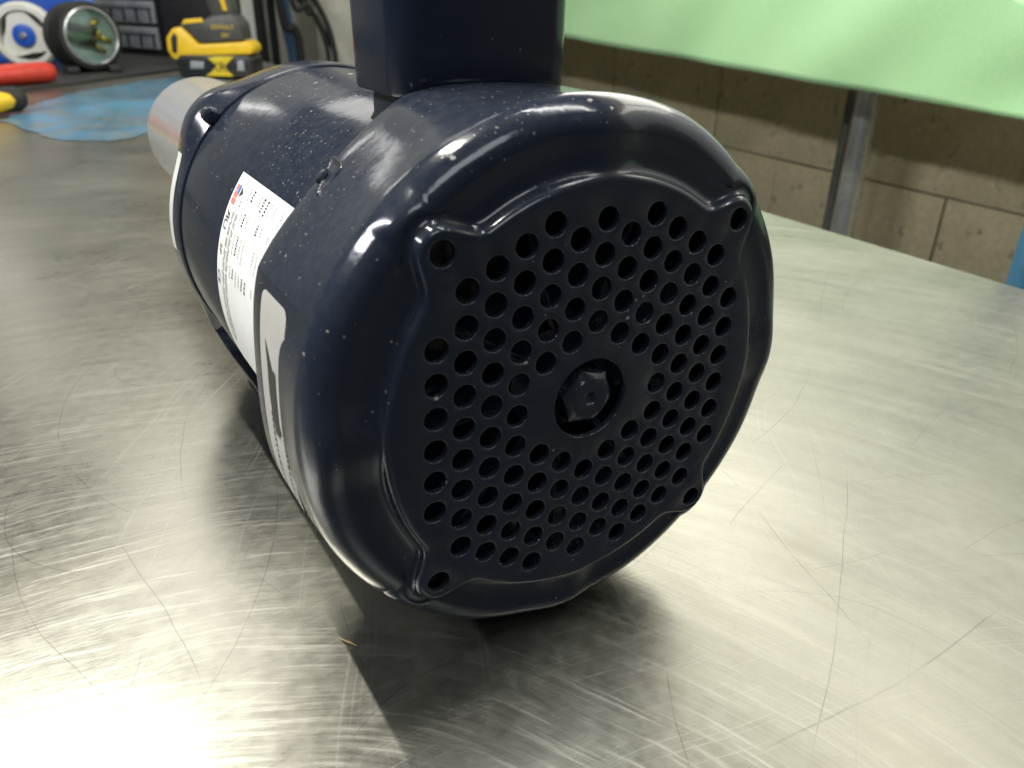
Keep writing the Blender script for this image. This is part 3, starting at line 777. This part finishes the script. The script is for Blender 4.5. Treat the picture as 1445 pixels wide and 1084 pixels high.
tr = gt.new('ShaderNodeBsdfTransparent'); tr.inputs[0].default_value = (0.90, 0.97, 0.96, 1)
gl = gt.new('ShaderNodeBsdfGlossy'); gl.inputs['Roughness'].default_value = 0.03
mx = gt.new('ShaderNodeMixShader'); gt.put(mx.inputs[0], fr.outputs[0]); gt.put(mx.inputs[1], tr.outputs[0]); gt.put(mx.inputs[2], gl.outputs[0])
gt.put(gt.n['Material Output'].inputs['Surface'], mx.outputs[0])
link('glass', lathe([(0.001, 0.0120), (0.030, 0.0110), (0.0518, 0.0085), (0.0518, 0.0070), (0.030, 0.0095), (0.001, 0.0105)], Lm, 48, True, 60, False, False), gm, lamp)
for s in (-1, 1): link('stand_foot', box_mesh((lx - 0.010 + s * 0.040 - 0.012, ly - 0.03, MZ), (lx - 0.010 + s * 0.040 + 0.012, ly + 0.09, MZ + 0.014), 0.004), M_BLACK_RUBBER, lamp)

# red-handled pliers
pl = thing('pliers', 'red-handled pliers lying on the black rubber mat', 'pliers', (-0.10, 1.645, MZ))
link('handle', tube([(-0.215, 1.575, MZ + 0.018), (-0.15, 1.612, MZ + 0.019), (-0.09, 1.645, MZ + 0.0195), (-0.05, 1.664, MZ + 0.019), (-0.037, 1.672, MZ + 0.0185), (-0.033, 1.674, MZ + 0.0182)], [0.013, 0.017, 0.0185, 0.0185, 0.015, 0.008], 20), M_RED, pl)
link('handle', tube([(-0.24, 1.63, MZ + 0.0135), (-0.17, 1.655, MZ + 0.014), (-0.10, 1.690, MZ + 0.0145), (-0.06, 1.705, MZ + 0.0135), (-0.054, 1.708, MZ + 0.013)], [0.012, 0.0135, 0.0140, 0.012, 0.006], 20), M_RED, pl)
link('jaws', tube([(-0.34, 1.545, MZ + 0.013), (-0.28, 1.575, MZ + 0.014), (-0.21, 1.595, MZ + 0.014)], [0.005, 0.013, 0.013], 16), M_GALV_DARK, pl)

# black and yellow screwdriver
sd = thing('screwdriver', 'black and yellow screwdriver handle lying across the blue film edge', 'screwdriver', (-0.14, 1.29, TZ))
ax = Vector((-0.86, -0.47, 0)).normalized(); e0 = Vector((-0.098, 1.322, TZ + 0.0200))
link('grip', tube([e0, e0 + ax * 0.004, e0 + ax * 0.014, e0 + ax * 0.06, e0 + ax * 0.10], [0.006, 0.014, 0.0185, 0.0185, 0.012], 24), M_BLACK_RUBBER, sd)
link('yellow_band', tube([e0 + ax * 0.026 + Vector((0.008, -0.014, 0)), e0 + ax * 0.031 + Vector((0.008, -0.014, 0)), e0 + ax * 0.045 + Vector((0.004, -0.0085, 0)), e0 + ax * 0.095 + Vector((0.0, -0.003, 0)), e0 + ax * 0.115], [0.003, 0.010, 0.0150, 0.0150, 0.008], 24), M_YELLOW, sd)
link('shank', tube([e0 + ax * 0.10, e0 + ax * 0.22], 0.0035, 12), M_GALV, sd)

# parts organiser with smoky drawers
og = thing('drawer_organiser', 'black parts organiser with rows of smoky grey drawers', 'organiser', (0.24, 2.24, MZ))
OM = frame(0.254, 2.215, MZ, 95)      # local X runs back along the drawer face, local Y to the right
def op(name, lo, hi, m, bev=0.003, par=None): return link(name, box_mesh(lo, hi, bev, OM), m, par or og)
OM = Matrix.Translation((0.252, 2.20, MZ)) @ Matrix.Rotation(R_(118), 4, 'Z')
case = op('case', (0.0, -0.19, 0.0), (0.30, -0.004, 0.262), M_BLACK_PLASTIC)
case.name = 'case'
for r in range(4):
    zz = 0.014 + 0.061 * r
    dr = op('drawer', (0.012, -0.012, zz), (0.288, 0.004, zz + 0.052), M_CLEAR_GREY, 0.002)
    for c in range(5):
        op('divider', (0.020 + 0.052 * c, 0.0035, zz + 0.004), (0.026 + 0.052 * c, 0.0065, zz + 0.034), M_BLACK_PLASTIC, 0.0, dr)
    op('lip', (0.012, 0.0035, zz + 0.036), (0.288, 0.010, zz + 0.050), M_CLEAR_GREY, 0.002, dr)
# dark tool case beside it
tc = thing('tool_case', 'dark hard tool case standing behind the cordless drill', 'case', (0.35, 2.12, MZ))
TM = frame(0.262, 2.195, MZ, -27)
link('shell', box_mesh((0.0, 0.0, 0.0), (0.175, 0.11, 0.30), 0.010, TM), M_BLACK_PLASTIC, tc)
link('lid', box_mesh((0.003, -0.022, 0.006), (0.172, -0.002, 0.294), 0.008, TM), M_BLACK_PLASTIC, tc)
for xx in (0.04, 0.135): link('latch', box_mesh((xx - 0.014, -0.029, 0.135), (xx + 0.014, -0.020, 0.165), 0.003, TM), M_GREY_PLASTIC, tc)
# blue storage bin
bn = thing('storage_bin', 'bright blue plastic storage bin behind the white wheel', 'bin', (0.0, 2.24, MZ))
BM = frame(-0.16, 2.16, MZ, -10)
def bpnl(lo, hi): link('panel', box_mesh(lo, hi, 0.002, BM), M_BLUE, bn)
bpnl((0, 0, 0.02), (0.25, 0.004, 0.17)); bpnl((0, 0.156, 0.02), (0.25, 0.16, 0.17)); bpnl((0, 0.005, 0.02), (0.004, 0.155, 0.17)); bpnl((0.246, 0.005, 0.02), (0.25, 0.155, 0.17))
link('base', box_mesh((-0.002, -0.002, 0.0), (0.252, 0.162, 0.019), 0.003, BM), M_BLUE, bn)
# blue flat bracket leaning against it
br = thing('blue_bracket', 'blue slotted metal bracket leaning between bin and lamp', 'bracket', (0.09, 1.99, MZ))
KM = frame(0.092, 2.02, MZ, -25) @ Matrix.Rotation(R_(-12), 4, 'Y') @ Matrix.Rotation(R_(-8), 4, 'X')
link('strap', box_mesh((-0.022, -0.003, 0.004), (0.022, 0.003, 0.24), 0.001, KM), mat('bright_blue_paint', (0.03, 0.20, 0.72), 0.4), br)
for zz in (0.165, 0.205): link('bolt', lathe([(0.007, 0), (0.007, 0.004), (0.004, 0.006)], KM @ Matrix.Translation((0, -0.003, zz)) @ Matrix.Rotation(R_(90), 4, 'X'), 6, True, 20), M_GALV, br)

# ------------------------------------------------------------------ beyond the table: barrel, rails and hanging cables
dm = thing('standing_pipe', 'thick cream plastic pipe standing beyond the table end', 'pipe', (0.905, 2.66, FLOOR))
BB = Matrix.Translation((0.905, 2.66, FLOOR))
link('pipe', lathe([(0.086, 0.02), (0.086, 2.2)], BB, 48, True, 40), M_CREAM, dm)
link('base_collar', lathe([(0.105, 0), (0.105, 0.03), (0.090, 0.05)], BB, 48), M_BLACK_PLASTIC, dm)
rk = thing('rack_upright', 'pale painted rack upright with dark slots beyond the table end', 'rack', (0.61, 2.62, FLOOR))
for i, (xa, xb, m) in enumerate(((0.545, 0.600, M_PAPER), (0.603, 0.632, M_BLACK_PLASTIC), (0.634, 0.646, M_GALV), (0.648, 0.672, M_BLACK_PLASTIC))):
    link(('panel', 'rail', 'edge_strip', 'rail')[i], box_mesh((xa, 2.60 + 0.004 * i, FLOOR), (xb, 2.64 + 0.004 * i, 1.2), 0.003), m, rk)
bp = link('blue_hose', tube([(0.715, 2.57, FLOOR), (0.708, 2.57, -0.2), (0.690, 2.575, 0.0), (0.672, 2.58, 0.3), (0.66, 2.60, 1.1)], 0.019, 16, 6), M_BLUE_DARK, None, (0.715, 2.57, FLOOR))
bp['label'] = 'dull blue hose rising beside the hanging black cables'; bp['category'] = 'hose'
paths = [[(0.82, 2.42, 0.9), (0.84, 2.42, 0.12), (0.90, 2.43, 0.06), (0.945, 2.42, -0.05), (0.95, 2.41, -0.20), (0.93, 2.41, -0.5), (0.93, 2.41, FLOOR + 0.008)],
         [(0.80, 2.40, 0.9), (0.82, 2.40, 0.10), (0.875, 2.40, 0.035), (0.915, 2.40, -0.05), (0.925, 2.40, -0.16), (0.905, 2.40, -0.5), (0.90, 2.40, FLOOR + 0.008)],
         [(0.79, 2.44, 0.9), (0.80, 2.44, 0.06), (0.84, 2.44, -0.03), (0.85, 2.44, -0.12), (0.845, 2.44, -0.5), (0.84, 2.44, FLOOR + 0.008)],
         [(0.86, 2.45, 0.9), (0.87, 2.45, 0.10), (0.92, 2.45, 0.00), (0.965, 2.44, -0.13), (0.985, 2.43, -0.30), (0.98, 2.43, FLOOR + 0.008)]]
labs = ('thick black cable looping furthest out towards the cream pipe', 'black cable hanging inside the outer loop by the cream pipe', 'black cable hanging closest to the blue hose', 'thin black cable hanging down in front of the cream pipe')
paths = [[(x - 0.165, y, z) for x, y, z in p_] for p_ in paths]
for p_, l_, r_ in zip(paths, labs, (0.009, 0.008, 0.012, 0.0045)):
    o = link('hanging_cable', tube(p_, r_, 10, 8), M_BLACK_RUBBER, None, p_[-1]); o['label'] = l_; o['category'] = 'cable'; o['group'] = 'black cables hanging beyond the table'

# ------------------------------------------------------------------ right-hand side: cloth on its rail, pipes
cl_n, cl_m = 150, 20
vv, ff = [], []
for i in range(cl_n + 1):
    y = -0.55 + 3.45 * i / cl_n
    zb = -0.0435 + (y - 0.417) * 0.0345 + 0.0007 * math.sin(y * 9.0) + 0.0005 * math.sin(y * 23.0 + 1)
    k = min(1, max(0, (y - 0.455) / 0.13)); zt = 0.0945 + 0.075 * k * k * (3 - 2 * k) + max(0.0, y - 0.7) * 0.11
    for j in range(cl_m + 1):
        w = j / cl_m; z = zb + (zt - zb) * w
        x = 1.0 + 0.007 * math.sin(y * 5.1 + 0.8) * (1 - w) + 0.005 * math.sin(y * 13.0 + 4 * w) * (1 - w) + 0.0022 * math.sin(y * 31 + 6 * w)
        fo = (y - 1.30 + 0.30 * (w - 0.45))
        x -= 0.018 * math.exp(-(fo / 0.022) ** 2) * max(0.0, w - 0.30) * 1.5
        vv.append((x, y, z))
for i in range(cl_n):
    for j in range(cl_m):
        k = i * (cl_m + 1) + j; ff.append((k, k + 1, k + cl_m + 2, k + cl_m + 1))
cloth = link('green_cloth', pmesh(vv, ff, True), M_CLOTH, None, (1.0, 0.8, 0.1))
cloth['label'] = 'light green cloth hanging in front of the block wall'; cloth['category'] = 'cloth'
sl = cloth.modifiers.new('thickness', 'SOLIDIFY'); sl.thickness = 0.0015
board = thing('white_board', 'white board behind the top of the green cloth', 'board', (1.03, 1.2, 0.05))
link('panel', box_mesh((1.018, -0.60, 0.05), (1.034, 2.90, 0.78), 0.002), M_PAPER, board)
for yy in (-0.4, 0.7, 1.8): link('bracket', box_mesh((1.0345, yy - 0.012, 0.405), (WX, yy + 0.012, 0.419), 0.002), M_GALV, board)
def upright(name, x, y, r, m, label, cat):
    o = link(name, tube([(x, y, FLOOR), (x, y, 0.9)], r, 24), m, None, (x, y, FLOOR)); o['label'] = label; o['category'] = cat; return o
upright('galvanised_post', 1.13, 0.745, 0.0200, M_GALV, 'bright galvanised pipe post standing before the block wall', 'pipe')
upright('conduit_pipe', 1.17, 0.808, 0.009, M_GALV_DARK, 'thin dull conduit just behind the bright galvanised post', 'pipe')
upright('blue_pole', 0.520, 0.136, 0.012, M_BLUE_POLE, 'blue painted steel pole just beyond the table edge', 'pole')

# orange flake by the motor
fl = link('paint_flake', tube([(-0.0706, 0.0300, TZ + 0.0006), (-0.0690, 0.0268, TZ + 0.0012), (-0.0672, 0.0245, TZ + 0.0007)], [0.0001, 0.0004, 0.0001], 6), mat('tan_flake', (0.34, 0.25, 0.09), 0.7), None, (-0.069, 0.027, TZ))
fl['label'] = 'tiny tan paint flake on the steel just below the fan cover'; fl['category'] = 'flake'
